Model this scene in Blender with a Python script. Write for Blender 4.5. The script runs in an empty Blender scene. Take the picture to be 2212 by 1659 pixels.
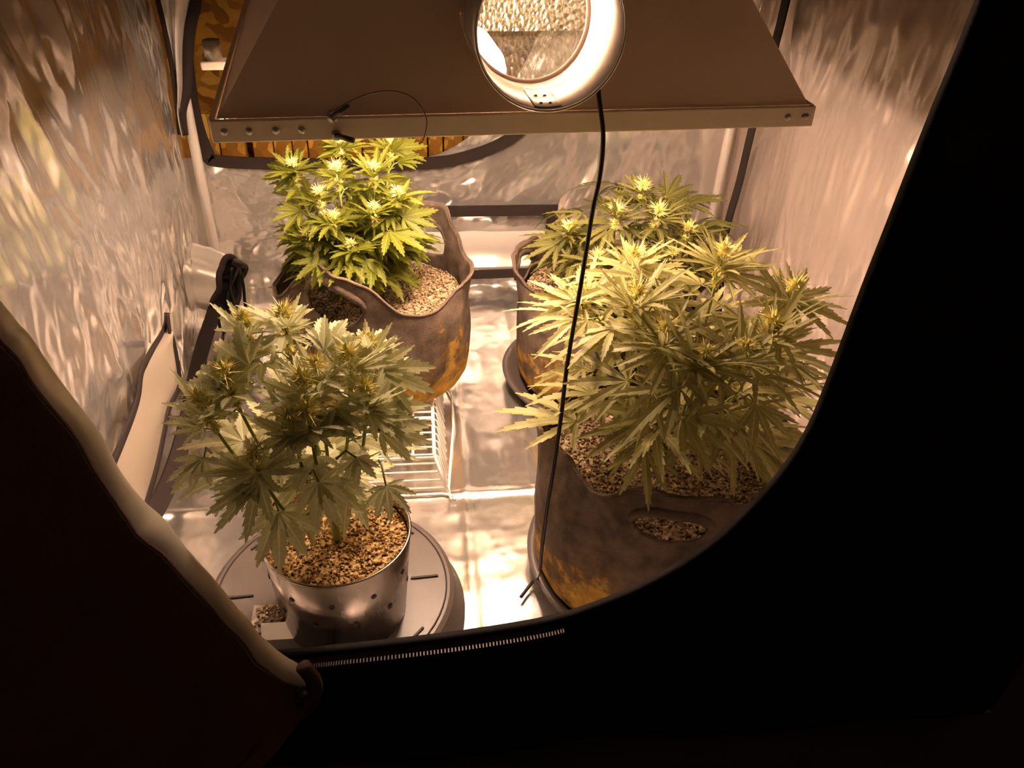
import bpy, bmesh, math, random
from mathutils import Vector, Matrix, noise
R = math.radians
random.seed(7)
scene = bpy.context.scene

# ------------------------------------------------------------------ camera
W, H, F = 2212, 1659, 1725.0
CAM = Vector((-0.1106, -0.5469, 0.9137))
PITCH, YAW, ROLL = 0.60322, 0.13068, 0.04495
fwd = Vector((math.sin(YAW)*math.cos(PITCH), math.cos(YAW)*math.cos(PITCH), -math.sin(PITCH)))
rt0 = Vector((math.cos(YAW), -math.sin(YAW), 0)); up0 = rt0.cross(fwd)
rt = rt0*math.cos(ROLL) + up0*math.sin(ROLL)
upv = -rt0*math.sin(ROLL) + up0*math.cos(ROLL)
cd = bpy.data.cameras.new('camera'); cam = bpy.data.objects.new('camera', cd)
scene.collection.objects.link(cam)
cd.sensor_width = 36; cd.lens = F/W*36; cd.clip_start = 0.01
m3 = Matrix((rt, upv, -fwd)).transposed()
cam.matrix_world = Matrix.Translation(CAM) @ m3.to_4x4()
scene.camera = cam

# ------------------------------------------------------------------ world, exposure
wd = bpy.data.worlds.new('world'); scene.world = wd; wd.use_nodes = True
wd.node_tree.nodes['Background'].inputs[0].default_value = (0.6, 0.5, 0.45, 1)
wd.node_tree.nodes['Background'].inputs[1].default_value = 0.0004
vs = scene.view_settings
vs.view_transform = 'Standard'; vs.look = 'None'; vs.gamma = 1; vs.use_curve_mapping = False
vs.exposure = 1.42
LAMP_STRENGTH = 95.0
LAMP_COLOR = (1.0, 0.67, 0.465)
cy = scene.cycles
cy.max_bounces = 7; cy.diffuse_bounces = 4; cy.glossy_bounces = 5; cy.transmission_bounces = 4
cy.transparent_max_bounces = 6; cy.sample_clamp_indirect = 20.0; cy.use_denoising = True
cy.use_light_tree = False
cy.adaptive_threshold = .07
cy.caustics_reflective = True; cy.blur_glossy = 0.3

# ------------------------------------------------------------------ helpers
col = scene.collection
def ray(px, py):
    return fwd*F + rt*(px-W/2) - upv*(py-H/2)
def at(px, py, ax, v):
    """measured photo pixel -> world point on the plane ax=v"""
    d = ray(px, py); i = 'xyz'.index(ax)
    return CAM + d*((v-CAM[i])/d[i])
def dome(px, py, c, a, h):
    """nearest point of an ellipsoid canopy seen along that pixel"""
    d = ray(px, py); o = CAM - Vector(c)
    S = Vector((1/a, 1/a, 1/h))
    d2 = Vector((d.x*S.x, d.y*S.y, d.z*S.z)); o2 = Vector((o.x*S.x, o.y*S.y, o.z*S.z))
    A = d2.dot(d2); B = 2*d2.dot(o2); C = o2.dot(o2)-1
    D = B*B-4*A*C
    t = (-B-math.sqrt(D))/(2*A) if D > 0 else -B/(2*A)
    return CAM + d*t
def link(o, parent=None):
    col.objects.link(o)
    if parent: o.parent = parent
    return o
def tag(o, label=None, cat=None, group=None, kind=None):
    if label: o['label'] = label
    if cat: o['category'] = cat
    if group: o['group'] = group
    if kind: o['kind'] = kind
    return o
def empty(name, loc, label=None, cat=None, group=None, rz=0):
    o = bpy.data.objects.new(name, None); o.empty_display_size = 0.05
    o.location = loc; o.rotation_euler = (0, 0, rz); link(o)
    return tag(o, label, cat, group)
class MB:
    def __init__(s): s.v = []; s.f = []; s.mi = []; s.uv = None
    def add(s, vs_, fs, mi=0):
        n = len(s.v); s.v += [Vector(p) for p in vs_]
        s.f += [tuple(i+n for i in f) for f in fs]; s.mi += [mi]*len(fs); return s
    def box(s, c, d, mat=None, mi=0):
        c = Vector(c); d = Vector(d)/2
        P = [Vector((x*d.x, y*d.y, z*d.z)) for z in (-1, 1) for y in (-1, 1) for x in (-1, 1)]
        if mat: P = [mat @ p for p in P]
        return s.add([c+p for p in P], [(0,2,3,1),(4,5,7,6),(0,1,5,4),(2,6,7,3),(0,4,6,2),(1,3,7,5)], mi)
    def tube(s, pts, r, n=8, cap=True, mi=0, flat=None):
        pts = [Vector(p) for p in pts]; rs = r if isinstance(r, (list, tuple)) else [r]*len(pts)
        vsx = []; prev = None
        for i, p in enumerate(pts):
            t = (pts[min(i+1, len(pts)-1)]-pts[max(i-1, 0)]).normalized()
            if prev is None:
                a = Vector((0,0,1)) if abs(t.z) < 0.9 else Vector((1,0,0))
                prev = t.cross(a).normalized()
            u = (prev - t*prev.dot(t)).normalized(); w = t.cross(u); prev = u
            for k in range(n):
                an = 2*math.pi*k/n
                vsx.append(p + (u*math.cos(an) + w*math.sin(an))*rs[i])
        fs = [(i*n+k, i*n+(k+1) % n, (i+1)*n+(k+1) % n, (i+1)*n+k) for i in range(len(pts)-1) for k in range(n)]
        if cap: fs += [tuple(range(n))[::-1], tuple((len(pts)-1)*n+k for k in range(n))]
        return s.add(vsx, fs, mi)
    def lathe(s, prof, n=48, c=(0,0,0), mi=0, cap0=False, cap1=False):
        c = Vector(c); vsx = []
        for (r, z) in prof:
            for k in range(n):
                a = 2*math.pi*k/n; vsx.append(c+Vector((r*math.cos(a), r*math.sin(a), z)))
        m = len(prof)
        fs = [(i*n+k, i*n+(k+1) % n, (i+1)*n+(k+1) % n, (i+1)*n+k) for i in range(m-1) for k in range(n)]
        if cap0: fs.append(tuple(range(n))[::-1])
        if cap1: fs.append(tuple((m-1)*n+k for k in range(n)))
        return s.add(vsx, fs, mi)
    def grid(s, fn, nu, nv, mi=0, skip=None):
        vsx = [fn(i/nu, j/nv) for j in range(nv+1) for i in range(nu+1)]
        fs = []
        for j in range(nv):
            for i in range(nu):
                if skip and skip((i+.5)/nu, (j+.5)/nv): continue
                a = j*(nu+1)+i; fs.append((a, a+1, a+nu+2, a+nu+1))
        return s.add(vsx, fs, mi)
    def mesh(s, name):
        me = bpy.data.meshes.new(name); me.from_pydata([tuple(p) for p in s.v], [], s.f)
        me.polygons.foreach_set('material_index', s.mi); me.update(); return me
    def build(s, name, mats, parent=None, smooth=True, loc=None):
        me = s.mesh(name)
        for m in (mats if isinstance(mats, (list, tuple)) else [mats]): me.materials.append(m)
        if smooth: me.polygons.foreach_set('use_smooth', [True]*len(me.polygons))
        o = bpy.data.objects.new(name, me)
        if loc: o.location = loc
        return link(o, parent)
def bevel(o, w=0.002, seg=2):
    m = o.modifiers.new('bevel', 'BEVEL'); m.width = w; m.segments = seg; m.limit_method = 'ANGLE'; m.angle_limit = R(40)
    return o
def solid(o, t, off=0):
    m = o.modifiers.new('solid', 'SOLIDIFY'); m.thickness = t; m.offset = off; return o
def autosmooth(o, a=40):
    me = o.data
    me.polygons.foreach_set('use_smooth', [True]*len(me.polygons))
    try: me.set_sharp_from_angle(angle=R(a))
    except Exception: pass
    return o
def spline(pts, n=8):
    """Catmull-Rom through the points"""
    pts = [Vector(p) for p in pts]; out = []
    for i in range(len(pts)-1):
        p0 = pts[max(i-1, 0)]; p1 = pts[i]; p2 = pts[i+1]; p3 = pts[min(i+2, len(pts)-1)]
        for k in range(n):
            t = k/n
            out.append(0.5*((2*p1)+(-p0+p2)*t+(2*p0-5*p1+4*p2-p3)*t*t+(-p0+3*p1-3*p2+p3)*t**3))
    out.append(pts[-1]); return out
def ribbon(mb, pts, wv, th=0.003, nrm=Vector((1,0,0)), mi=0):
    """flat strip along pts, width vector wv (or list), thickness along nrm"""
    n = len(pts); V = []
    for i, p in enumerate(pts):
        w = wv[i] if isinstance(wv, list) else wv
        for a, b in ((-.5,0),(.5,0),(.5,1),(-.5,1)): V.append(Vector(p)+Vector(w)*a+nrm*th*b)
    F_ = []
    for i in range(n-1):
        for k in range(4): F_.append((i*4+k, i*4+(k+1) % 4, i*4+4+(k+1) % 4, i*4+4+k))
    F_ += [(0,3,2,1), ((n-1)*4, (n-1)*4+1, (n-1)*4+2, (n-1)*4+3)]
    return mb.add(V, F_, mi)

# ------------------------------------------------------------------ materials
def mat(name, color=(.5,.5,.5), rough=.5, metal=0, spec=.5):
    m = bpy.data.materials.new(name); m.use_nodes = True
    b = m.node_tree.nodes['Principled BSDF']
    b.inputs['Base Color'].default_value = (*color, 1); b.inputs['Roughness'].default_value = rough
    b.inputs['Metallic'].default_value = metal; b.inputs['Specular IOR Level'].default_value = spec
    return m
class N:
    def __init__(s, m): s.t = m.node_tree; s.b = s.t.nodes.get('Principled BSDF')
    def n(s, typ, **kw):
        x = s.t.nodes.new(typ)
        for k, v in kw.items():
            if k.startswith('i_'): x.inputs[k[2:].replace('_', ' ')].default_value = v
            else: setattr(x, k, v)
        return x
    def l(s, a, ao, b, bi): s.t.links.new(a.outputs[ao], b.inputs[bi])
    def coord(s, scale=(1,1,1), rot=(0,0,0), out='Object'):
        c = s.n('ShaderNodeTexCoord'); mp = s.n('ShaderNodeMapping')
        mp.inputs['Scale'].default_value = scale; mp.inputs['Rotation'].default_value = rot
        s.l(c, out, mp, 'Vector'); return mp
    def ramp(s, stops):
        r = s.n('ShaderNodeValToRGB'); e = r.color_ramp.elements
        while len(e) < len(stops): e.new(.5)
        for i, (p, c) in enumerate(stops): e[i].position = p; e[i].color = (*c, 1)
        return r

def foil(name, rough=.3, metal=.55, color=(.86,.83,.805)):
    return mat(name, color, rough, metal)
M = {}
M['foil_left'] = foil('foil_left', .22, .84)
M['foil_right'] = foil('foil_right', .37, .62, (.62,.52,.475))  # same foil; dimmer light on the right wall is put into this tint
M['foil_back'] = foil('foil_back', .25, .78)
M['foil_floor'] = foil('foil_floor', .2, .88, (.74,.71,.69))
M['foil_plain'] = foil('foil_plain', .36, .5)
def fabric(name, c, rough=.8, sc=400, spec=.2):
    m = mat(name, c, rough, 0, spec); k = N(m)
    mp = k.coord(); n1 = k.n('ShaderNodeTexNoise', i_Scale=sc, i_Detail=2.0); k.l(mp, 0, n1, 'Vector')
    bp = k.n('ShaderNodeBump', i_Strength=.3, i_Distance=.002); k.l(n1, 'Fac', bp, 'Height'); k.l(bp, 0, k.b, 'Normal')
    return m
M['black'] = fabric('black_canvas', (.006,.006,.007), .75)
M['flap'] = fabric('dark_canvas', (.09,.042,.03), .7)
M['binding'] = fabric('black_binding', (.03,.021,.019), .75, 900)
M['edge'] = fabric('black_edge_tape', (.010,.008,.008), .8, 900)
M['lining'] = foil('dull_lining', .42, .5, (.5,.44,.36))
M['pole'] = mat('white_steel', (.86,.82,.78), .35)
M['white_wire'] = mat('white_wire', (.85,.82,.78), .3)
M['cord'] = mat('black_rubber', (.012,.006,.006), .5)
M['zip'] = mat('zip_metal', (.06,.045,.04), .45, .2)
def hood_mat():
    m = mat('grey_enamel', (.36,.30,.27), .5, 0, .4); k = N(m); mp = k.coord()
    n1 = k.n('ShaderNodeTexNoise', i_Scale=6.0, i_Detail=4.0); k.l(mp, 0, n1, 'Vector')
    r = k.ramp([(.35, (.78,.58,.44)), (.7, (.84,.63,.48))]); k.l(n1, 'Fac', r, 0); k.l(r, 0, k.b, 'Base Color'); return m
M['hood'] = hood_mat()
M['hood_lip'] = mat('lit_enamel', (.82,.68,.56), .4)  # same metal as the hood; its stronger light is put into a paler tone
M['duct'] = mat('galvanised_duct', (.62,.56,.5), .35, .65)
def hammered():
    m = mat('hammered_aluminium', (.9,.86,.8), .22, 1); k = N(m); mp = k.coord((1,1,.55))
    v = k.n('ShaderNodeTexVoronoi', i_Scale=130.0); k.l(mp, 0, v, 'Vector')
    bp = k.n('ShaderNodeBump', i_Strength=.6, i_Distance=.004); k.l(v, 'Distance', bp, 'Height'); k.l(bp, 0, k.b, 'Normal'); return m
M['hammer'] = hammered()
M['gasket'] = mat('dark_gasket', (.10,.06,.04), .6)
M['screw'] = mat('zinc_screw', (.5,.45,.4), .35, .8)
M['dark_metal'] = mat('dark_steel', (.09,.065,.05), .4, .5)
def felt():
    m = mat('felt', (.08,.055,.04), .95, 0, .15); k = N(m); mp = k.coord()
    n1 = k.n('ShaderNodeTexNoise', i_Scale=13.0, i_Detail=6.0, i_Roughness=.72); k.l(mp, 0, n1, 'Vector')
    sx = k.n('ShaderNodeSeparateXYZ'); k.l(mp, 0, sx, 0)
    # mineral staining creeps up from the wet base of the bag
    mr = k.n('ShaderNodeMapRange'); mr.inputs['From Min'].default_value = .19; mr.inputs['From Max'].default_value = 0.0
    mr.inputs['To Min'].default_value = -.12; mr.inputs['To Max'].default_value = .19; mr.clamp = True; k.l(sx, 'Z', mr, 'Value')
    ad = k.n('ShaderNodeMath', operation='ADD'); k.l(n1, 'Fac', ad, 0); k.l(mr, 0, ad, 1)
    r = k.ramp([(.48, (.125,.090,.068)), (.56, (.16,.10,.05)), (.66, (.44,.25,.045))]); k.l(ad, 0, r, 0)
    n2 = k.n('ShaderNodeTexNoise', i_Scale=45.0, i_Detail=4.0); k.l(mp, 0, n2, 'Vector')
    r2 = k.ramp([(.3, (.55,.55,.55)), (.7, (1.2,1.2,1.2))]); k.l(n2, 'Fac', r2, 0)
    mx = k.n('ShaderNodeMix', data_type='RGBA', blend_type='MULTIPLY'); mx.inputs[0].default_value = 1
    k.t.links.new(r.outputs[0], mx.inputs[6]); k.t.links.new(r2.outputs[0], mx.inputs[7]); k.t.links.new(mx.outputs[2], k.b.inputs['Base Color'])
    n3 = k.n('ShaderNodeTexNoise', i_Scale=500.0); k.l(mp, 0, n3, 'Vector')
    bp = k.n('ShaderNodeBump', i_Strength=.4, i_Distance=.003); k.l(n3, 'Fac', bp, 'Height'); k.l(bp, 0, k.b, 'Normal'); return m
M['felt'] = felt()
def soil(name='perlite_mix', g=(1,1,1)):
    m = mat(name, (.5,.4,.3), .9, 0, .2); k = N(m); mp = k.coord()
    v = k.n('ShaderNodeTexVoronoi', i_Scale=290.0); k.l(mp, 0, v, 'Vector')
    sc = k.n('ShaderNodeSeparateColor'); k.l(v, 'Color', sc, 0)
    r = k.ramp([(p_, tuple(a*b for a, b in zip(c_, g))) for p_, c_ in [(0, (.06,.035,.018)), (.25, (.14,.085,.045)), (.5, (.28,.19,.11)), (.75, (.38,.28,.17)), (1, (.55,.44,.30))]]); k.l(sc, 0, r, 0)
    k.l(r, 0, k.b, 'Base Color'); return m
M['soil'] = soil()
M['soil_gold'] = soil('golden_mix', (1.05,.92,.6))
def steel():
    m = mat('dull_steel', (.4,.36,.33), .3, 1.0); k = N(m); mp = k.coord((1,1,.4))
    n1 = k.n('ShaderNodeTexNoise', i_Scale=14.0, i_Detail=5.0); k.l(mp, 0, n1, 'Vector')
    r = k.ramp([(.35, (.14,.14,.14)), (.7, (.34,.34,.34))]); k.l(n1, 'Fac', r, 0); k.l(r, 0, k.b, 'Roughness')
    r2 = k.ramp([(.4, (.24,.20,.18)), (.6, (.42,.37,.34))]); k.l(n1, 'Fac', r2, 0); k.l(r2, 0, k.b, 'Base Color'); return m
M['steel'] = steel()
M['saucer'] = mat('grey_plastic', (.095,.075,.067), .42)
M['dark'] = mat('dark_slot', (.02,.014,.012), .7)
def osb():
    m = mat('osb', (.6,.35,.1), .65); k = N(m)
    mp = k.coord((1,1,1)); 
    v = k.n('ShaderNodeTexVoronoi', i_Scale=30.0, i_Randomness=1.0); 
    nz = k.n('ShaderNodeTexNoise', i_Scale=9.0); k.l(mp, 0, nz, 'Vector')
    ad = k.n('ShaderNodeVectorMath', operation='MULTIPLY_ADD'); ad.inputs[1].default_value = (.15,.15,.15); k.l(nz, 'Color', ad, 0); k.l(mp, 0, ad, 2); k.l(ad, 0, v, 'Vector')
    sc = k.n('ShaderNodeSeparateColor'); k.l(v, 'Color', sc, 0)
    r = k.ramp([(0, (.26,.10,.008)), (.35, (.52,.25,.022)), (.75, (.74,.40,.045)), (1, (.86,.56,.13))]); k.l(sc, 0, r, 0); k.l(r, 0, k.b, 'Base Color'); return m
M['osb'] = osb()
M['bounce_board'] = mat('bounce_board', (.8,.72,.64), .8)  # pale colour chosen for the unseen surfaces that bounce light
M['concrete'] = mat('dark_concrete', (.08,.07,.065), .9)

# ------------------------------------------------------------------ tent shell
def nz(x, y, z, s): return noise.noise(Vector((x, y, z))*s)
def crumple(p, q, seed, s=7.0):
    """sharp creases: folded noise over four octaves, warped"""
    w = noise.noise_vector(Vector((p*3, q*3, seed)))*.07
    v = Vector((p+w.x, q+w.y, seed*.1)); a = 0; f = s; am = 1.0
    for k in range(4):
        a += am*(.35-abs(noise.noise(v*f+Vector((seed*3.7, k*9.1, 0))))); f *= 2.05; am *= .5
    return a
XW, YB, ZT = .61, 1.21, 1.9
def struct(o): return tag(o, kind='structure')

# floor with fold lines and a raised spill edge
def f_floor(u, v):
    x = -XW+2*XW*u; y = -.005+(YB+.005)*v
    z = .0045*crumple(x, y, 3.1, 5)+.004*nz(x, y, 0, 3)
    for fx in (-.05, .075): z += .0018*math.exp(-((x-fx)/.008)**2)
    z += .003*math.exp(-((y-.455-.03*x)/.008)**2)
    return Vector((x, y, z-.006))
floor = struct(MB().grid(f_floor, 260, 260).build('floor', M['foil_floor']))

def f_left(u, v):
    y = YB*u; z = -.01+1.9*v
    bul = .045*math.exp(-((z-.35)/.3)**2)*math.sin(math.pi*min(1, max(0, y/YB)))
    c = crumple(y*1.5, z*.55, 1.3, 5)*.022 + .010*nz(y*2.2, z*.6, 4, 4)
    e = min(1, (YB-y)/.08)
    return Vector((-XW+(bul+c)*e, y, z))
wall_left = struct(MB().grid(f_left, 300, 300).build('wall_left', M['foil_left']))
def f_right(u, v):
    y = YB*u; z = -.01+1.9*v
    bul = .03*math.exp(-((z-.4)/.35)**2)*math.sin(math.pi*y/YB)
    c = crumple(y*1.5, z*.6, 7.7, 5)*.020 + .012*nz(y*2, z*.7, 9, 4)
    e = min(1, (YB-y)/.08)
    return Vector((XW-(bul+c)*e, y, z))
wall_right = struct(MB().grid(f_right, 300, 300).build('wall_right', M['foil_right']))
# back wall with the unzipped opening (foil only below the curved zip line and right of it)
def zb(x):
    if x < -.12: return .312
    if x < .30: return .312 + .9*(1-math.sqrt(max(0, 1-((x+.12)/.42)**2)))*1.3
    return 1.9
def f_back(u, v):
    x = -XW+2*XW*u; z = -.01+(zb(x)+.01)*v
    c = crumple(x, z, 2.2, 6)*.015+.008*nz(x, z, 2, 5)
    e = min(1, (XW-abs(x))/.06)
    return Vector((x, YB-c*e-.0, z))
mb = MB()
mb.grid(f_back, 280, 200)
wall_back = struct(mb.build('wall_back', M['foil_back']))
ceil = struct(MB().grid(lambda u, v: Vector((-XW+2*XW*u, YB*v, 1.9+.01*nz(u*3, v*3, 1, 2))), 12, 12).build('ceiling', M['foil_plain']))

# front panel: D shaped doorway
open_r = [(.27,1.28),(.27,1.15),(.268,1.0),(.263,.834),(.256,.746),(.251,.67),(.247,.611),(.243,.53),(.238,.472),(.226,.425),(.208,.385),(.183,.342),(.153,.307),(.11,.272),(.062,.245),(.014,.226),(-.055,.214),(-.128,.206),(-.2,.201),(-.254,.198)]
open_l = [(-.33,.2),(-.40,.21),(-.46,.24),(-.5,.29),(-.525,.37),(-.535,.5),(-.54,.8),(-.54,1.28)]
contour = spline([(x, 0, z) for x, z in open_r+open_l], 4)
cx0, cz0 = -.13, .9
def outer_pt(p):
    d = Vector((p.x-cx0, 0, p.z-cz0)); tx = ((XW if d.x > 0 else -XW)-cx0)/d.x if abs(d.x) > 1e-6 else 9e9
    tz = ((1.9 if d.z > 0 else -.01)-cz0)/d.z if abs(d.z) > 1e-6 else 9e9
    t = min(x for x in (tx, tz) if x > 0); return Vector((cx0, 0, cz0))+d*t
full = contour + [Vector((-.3, 0, 1.28)), Vector((0, 0, 1.28)), contour[0]]  # unseen doorway top set low so the lining bounces light onto the hood
mb = MB(); nr = 10; V = []
for p in full:
    q = outer_pt(p)
    for k in range(nr+1):
        t = k/nr; w = p.lerp(q, t)
        w.y = .006*nz(w.x, 0, w.z, 5)*min(1, t*3)-.003
        V.append(w)
Fs = [(i*(nr+1)+k, i*(nr+1)+k+1, (i+1)*(nr+1)+k+1, (i+1)*(nr+1)+k) for i in range(len(full)-1) for k in range(nr)]
# corner fills of the rectangle
mb.add(V, Fs)
wall_front = struct(mb.build('wall_front', M['black']))
tag(wall_front, 'black canvas front panel of the tent with a D shaped doorway')
solid(wall_front, .002, 0)
lin = MB().add([v+Vector((0,.005,0)) for v in V], Fs).build('lining', M['foil_plain'], wall_front)
bd = MB(); ribbon(bd, [p+Vector((0,.0,0)) for p in contour], Vector((0,.009,0)), .003, Vector((0,0,1)))
bd.build('edge_binding', M['edge'], wall_front)
# zip: tape and teeth just below the lip
low = [p for p in contour if -.27 < p.x < .03 and p.z < .36]
zt = MB(); ribbon(zt, [p+Vector((0,-.008,-.004)) for p in low], Vector((0,.014,.006)), .0015, Vector((0,-.4,.9)))
zt.build('zip_tape', M['binding'], wall_front)
zz = MB(); L = spline(low, 10); acc = 0
for i in range(len(L)-1):
    acc += (L[i+1]-L[i]).length
    if acc > .0022:
        acc = 0; zz.box(L[i]+Vector((0,-.0145,-.0045)), (.0013,.005,.003))
tag(zz.build('zip_teeth', M['zip'], wall_front, smooth=False), kind='stuff')

# ------------------------------------------------------------------ room beyond the tent
room = struct(MB().grid(lambda u, v: Vector((-2.2+4.4*u, 1.72, -.02+2.4*v)), 2, 2).build('wall_room', M['osb'], smooth=False))
tag(room, 'orange flake board wall of the room seen through the rear opening')
struct(MB().box((0, -1.0, 1.15), (2.6, .02, 2.4)).build('wall_bounce_near', M['bounce_board'], smooth=False))  # unseen wall added behind the camera to bounce lamp light onto the hood
for nm, x in (('wall_bounce_left', -1.31), ('wall_bounce_right', 1.31)):
    struct(MB().box((x, .36, 1.15), (.02, 2.74, 2.4)).build(nm, M['bounce_board'], smooth=False))  # unseen side walls, added pale to keep escaped light bouncing
struct(MB().box((0, .36, 2.36), (2.64, 2.76, .02)).build('ceiling_bounce', M['bounce_board'], smooth=False))  # unseen ceiling, added pale to send light back at the hood front
struct(MB().box((0, 0, -.035), (5, 5, .02)).build('ground', M['concrete'], smooth=False))
random.seed(21)
bx = -.70
i = 0
ordinal = ['leftmost','second','third','fourth','fifth','sixth','seventh','eighth','ninth','tenth','eleventh','twelfth','thirteenth','fourteenth','fifteenth','sixteenth','seventeenth','eighteenth','nineteenth','twentieth']
while bx < .12:
    w = random.uniform(.03, .065); h = random.uniform(.30, .36)
    b = MB().box((0, 0, h/2), (w, .03, h)).build('wood_board', M['osb'], smooth=False, loc=(bx+w/2, 1.5, -.025)); bevel(b, .002)
    tag(b, ordinal[i]+(' of the' if i == 0 else ' from left of the')+' upright wooden boards behind the rear opening', 'board', 'boards behind the rear opening')
    bx += w+random.choice((.003, .004, .02)); i += 1

# ------------------------------------------------------------------ trims and bindings on the tent walls
def strip(name, pts, width, nrm, parent, m='binding', n=8, th=.004):
    S = spline(pts, n); mb = MB(); ws = []
    for i in range(len(S)):
        t = (S[min(i+1, len(S)-1)]-S[max(i-1, 0)]).normalized(); ws.append(t.cross(nrm).normalized()*width)
    ribbon(mb, S, ws, th, nrm); return mb.build(name, M[m], parent, smooth=False)
NB = Vector((0,-1,0)); NL = Vector((1,0,0)); NR = Vector((-1,0,0))
yb = YB-.022
strip('zip_band', [(-.565,yb,.52),(-.57,yb,.42),(-.558,yb,.335),(-.53,yb,.312),(-.3,yb,.306),(-.1,yb,.308),(.0,yb,.325),(.09,yb,.365),(.17,yb,.44)], .026, NB, wall_back)
yv = YB-.026
strip('window_binding', [(-.23,yv,.196),(-.05,yv,.198),(.205,yv,.2)], .026, NB, wall_back)
strip('window_binding', [(.193,yv-.002,.21),(.19,yv-.002,.12),(.182,yv-.002,.02)], .024, NB, wall_back)
strip('window_binding', [(-.23,yv,.04),(0,yv,.036),(.19,yv,.042)], .022, NB, wall_back)
strip('window_binding', [(-.23,yv-.002,.21),(-.23,yv-.002,.12),(-.23,yv-.002,.02)], .024, NB, wall_back)
MB().grid(lambda u, v: Vector((-.225+.41*u, yv+.004-.010*math.sin(math.pi*v), .045+.10*v+.004*nz(u*3, 0, 1, 2))), 30, 8).build('window_flap', M['foil_plain'], wall_back)
xr = XW-.04
strip('zip_band', [(xr,1.0,.95),(xr,1.0,.66),(xr,1.03,.45),(xr,1.04,.32),(xr-.005,1.045,.2),(xr,1.02,.06),(xr,1.0,.0)], .03, NR, wall_right)
strip('zip_band', [at(462,672,'z',.06),at(428,780,'z',.05),at(398,930,'z',.045),at(360,1050,'z',.04),at(300,1160,'z',.04)], .03, Vector((.8,-.1,.6)).normalized(), wall_left)
# bound flap of the left side vent, hanging open
vf = empty('vent_flap', at(310, 1000, 'x', -.56), 'pale side vent flap with wavy black edges hanging low on the left wall', 'vent flap')
vo = vf.location.copy()
e1 = [at(x, y, 'x', -.545) - vo for x, y in [(357,678),(352,715),(325,760),(303,800),(296,850),(285,890),(262,950),(225,1040),(180,1160)]]
e2 = [at(x, y, 'x', -.535) - vo for x, y in [(359,678),(365,715),(374,750),(383,800),(384,835),(362,880),(352,930),(335,1010),(300,1130)]]
s1 = spline(e1, 6); s2 = spline(e2, 6)
mb = MB(); mb.grid(lambda u, v: s1[round(v*(len(s1)-1))].lerp(s2[round(v*(len(s1)-1))], u)+Vector((.012*math.sin(math.pi*u),0,0)), 8, len(s1)-1)
mb.build('panel', M['lining'], vf)
for nm, s in (('edge_binding', s1), ('edge_binding', s2)):
    mb = MB(); ws = []
    for i in range(len(s)):
        t = (s[min(i+1, len(s)-1)]-s[max(i-1, 0)]).normalized(); ws.append(t.cross(NL).normalized()*.013)
    ribbon(mb, s, ws, .004, NL); mb.build(nm, M['binding'], vf)
# rear door flap hanging in the back left corner
rf = empty('door_flap', at(400, 260, 'y', 1.13), 'foil rear door flap with black bound edges hanging in the back left corner', 'door flap')
ro = rf.location.copy()
a1 = spline([at(x, y, 'y', 1.12)-ro for x, y in [(320,-90),(342,0),(362,90),(376,170),(384,240),(396,292)]], 6)
a2 = spline([at(x, y, 'y', 1.13)-ro for x, y in [(428,-90),(424,0),(412,60),(406,120),(404,190),(392,240),(396,290)]], 6)
def gf(u, v):
    i = v*(len(a1)-1); j = v*(len(a2)-1)
    p = a1[round(i)].lerp(a2[round(j)], u); return p+Vector((0, .02*math.sin(u*7+v*3)*math.sin(math.pi*u), 0))
MB().grid(gf, 14, 30).build('panel', M['foil_plain'], rf)
for s, wd_ in ((a1, .008), (a2, .02)):
    mb = MB(); ws = []
    for i in range(len(s)):
        t = (s[min(i+1, len(s)-1)]-s[max(i-1, 0)]).normalized(); ws.append(t.cross(NB).normalized()*wd_)
    ribbon(mb, s, ws, .005, NB); mb.build('edge_binding', M['binding'], rf)

# tent poles in the two rear corners
for (a, b, lab) in ((at(466,548,'y',1.165), at(402,222,'y',1.165), 'white tent pole rising in the back left corner beside the rear opening'),
                    (at(1512,600,'y',1.165), at(1577,280,'y',1.165), 'white tent pole rising in the back right corner behind the plants')):
    t = (b-a)/(b.z-a.z)
    p0 = a - t*(a.z-.012); p1 = a + t*(1.86-a.z)
    po = empty('tent_pole', p0, lab, 'pole', 'rear corner poles')
    MB().tube([Vector((0,0,0)), p1-p0], .0105, 14).build('tube', M['pole'], po)
    MB().tube([(p1-p0)*.0, (p1-p0)*.045], .0145, 14).build('corner_socket', M['pole'], po)

# duct sock with drawstring low in the back left corner
so = at(472, 610, 'y', 1.04)
sk = empty('duct_sock', so, 'pale fabric duct sock with dark gathered mouth and drawstring in the back left corner', 'duct sock')
ax = Vector((1, -.42, -.12)).normalized(); uu = Vector((0,0,1)).cross(ax).normalized(); ww = ax.cross(uu)
def sock(u, v):
    an = 2*math.pi*u; r = (.064+.006*math.sin(6*an)+.004*nz(math.cos(an), math.sin(an), v*2, 3))*(1-.10*v**3)
    return ax*(-.09+.115*v+.008*math.sin(3*an)*v)+uu*math.cos(an)*r*.9+ww*math.sin(an)*r
solid(MB().grid(sock, 48, 14).build('sleeve', M['foil_plain'], sk), .002)
def mouth(u, v):
    an = 2*math.pi*u; r = (.057+.006*math.sin(6*an))*(1-.85*v)+.005*math.sin(11*an)*v
    return ax*(.025+.008*math.sin(3*an)-.05*v)+uu*math.cos(an)*r*.9+ww*math.sin(an)*r
MB().grid(mouth, 48, 8).build('gathered_mouth', M['black'], sk)
hem = [ax*(.026+.008*math.sin(3*a))+(uu*math.cos(a)*.9+ww*math.sin(a))*(.058+.006*math.sin(6*a)) for a in [2*math.pi*k/60 for k in range(61)]]
MB().tube(hem, .0065, 8, cap=False).build('hem', M['binding'], sk)
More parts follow.
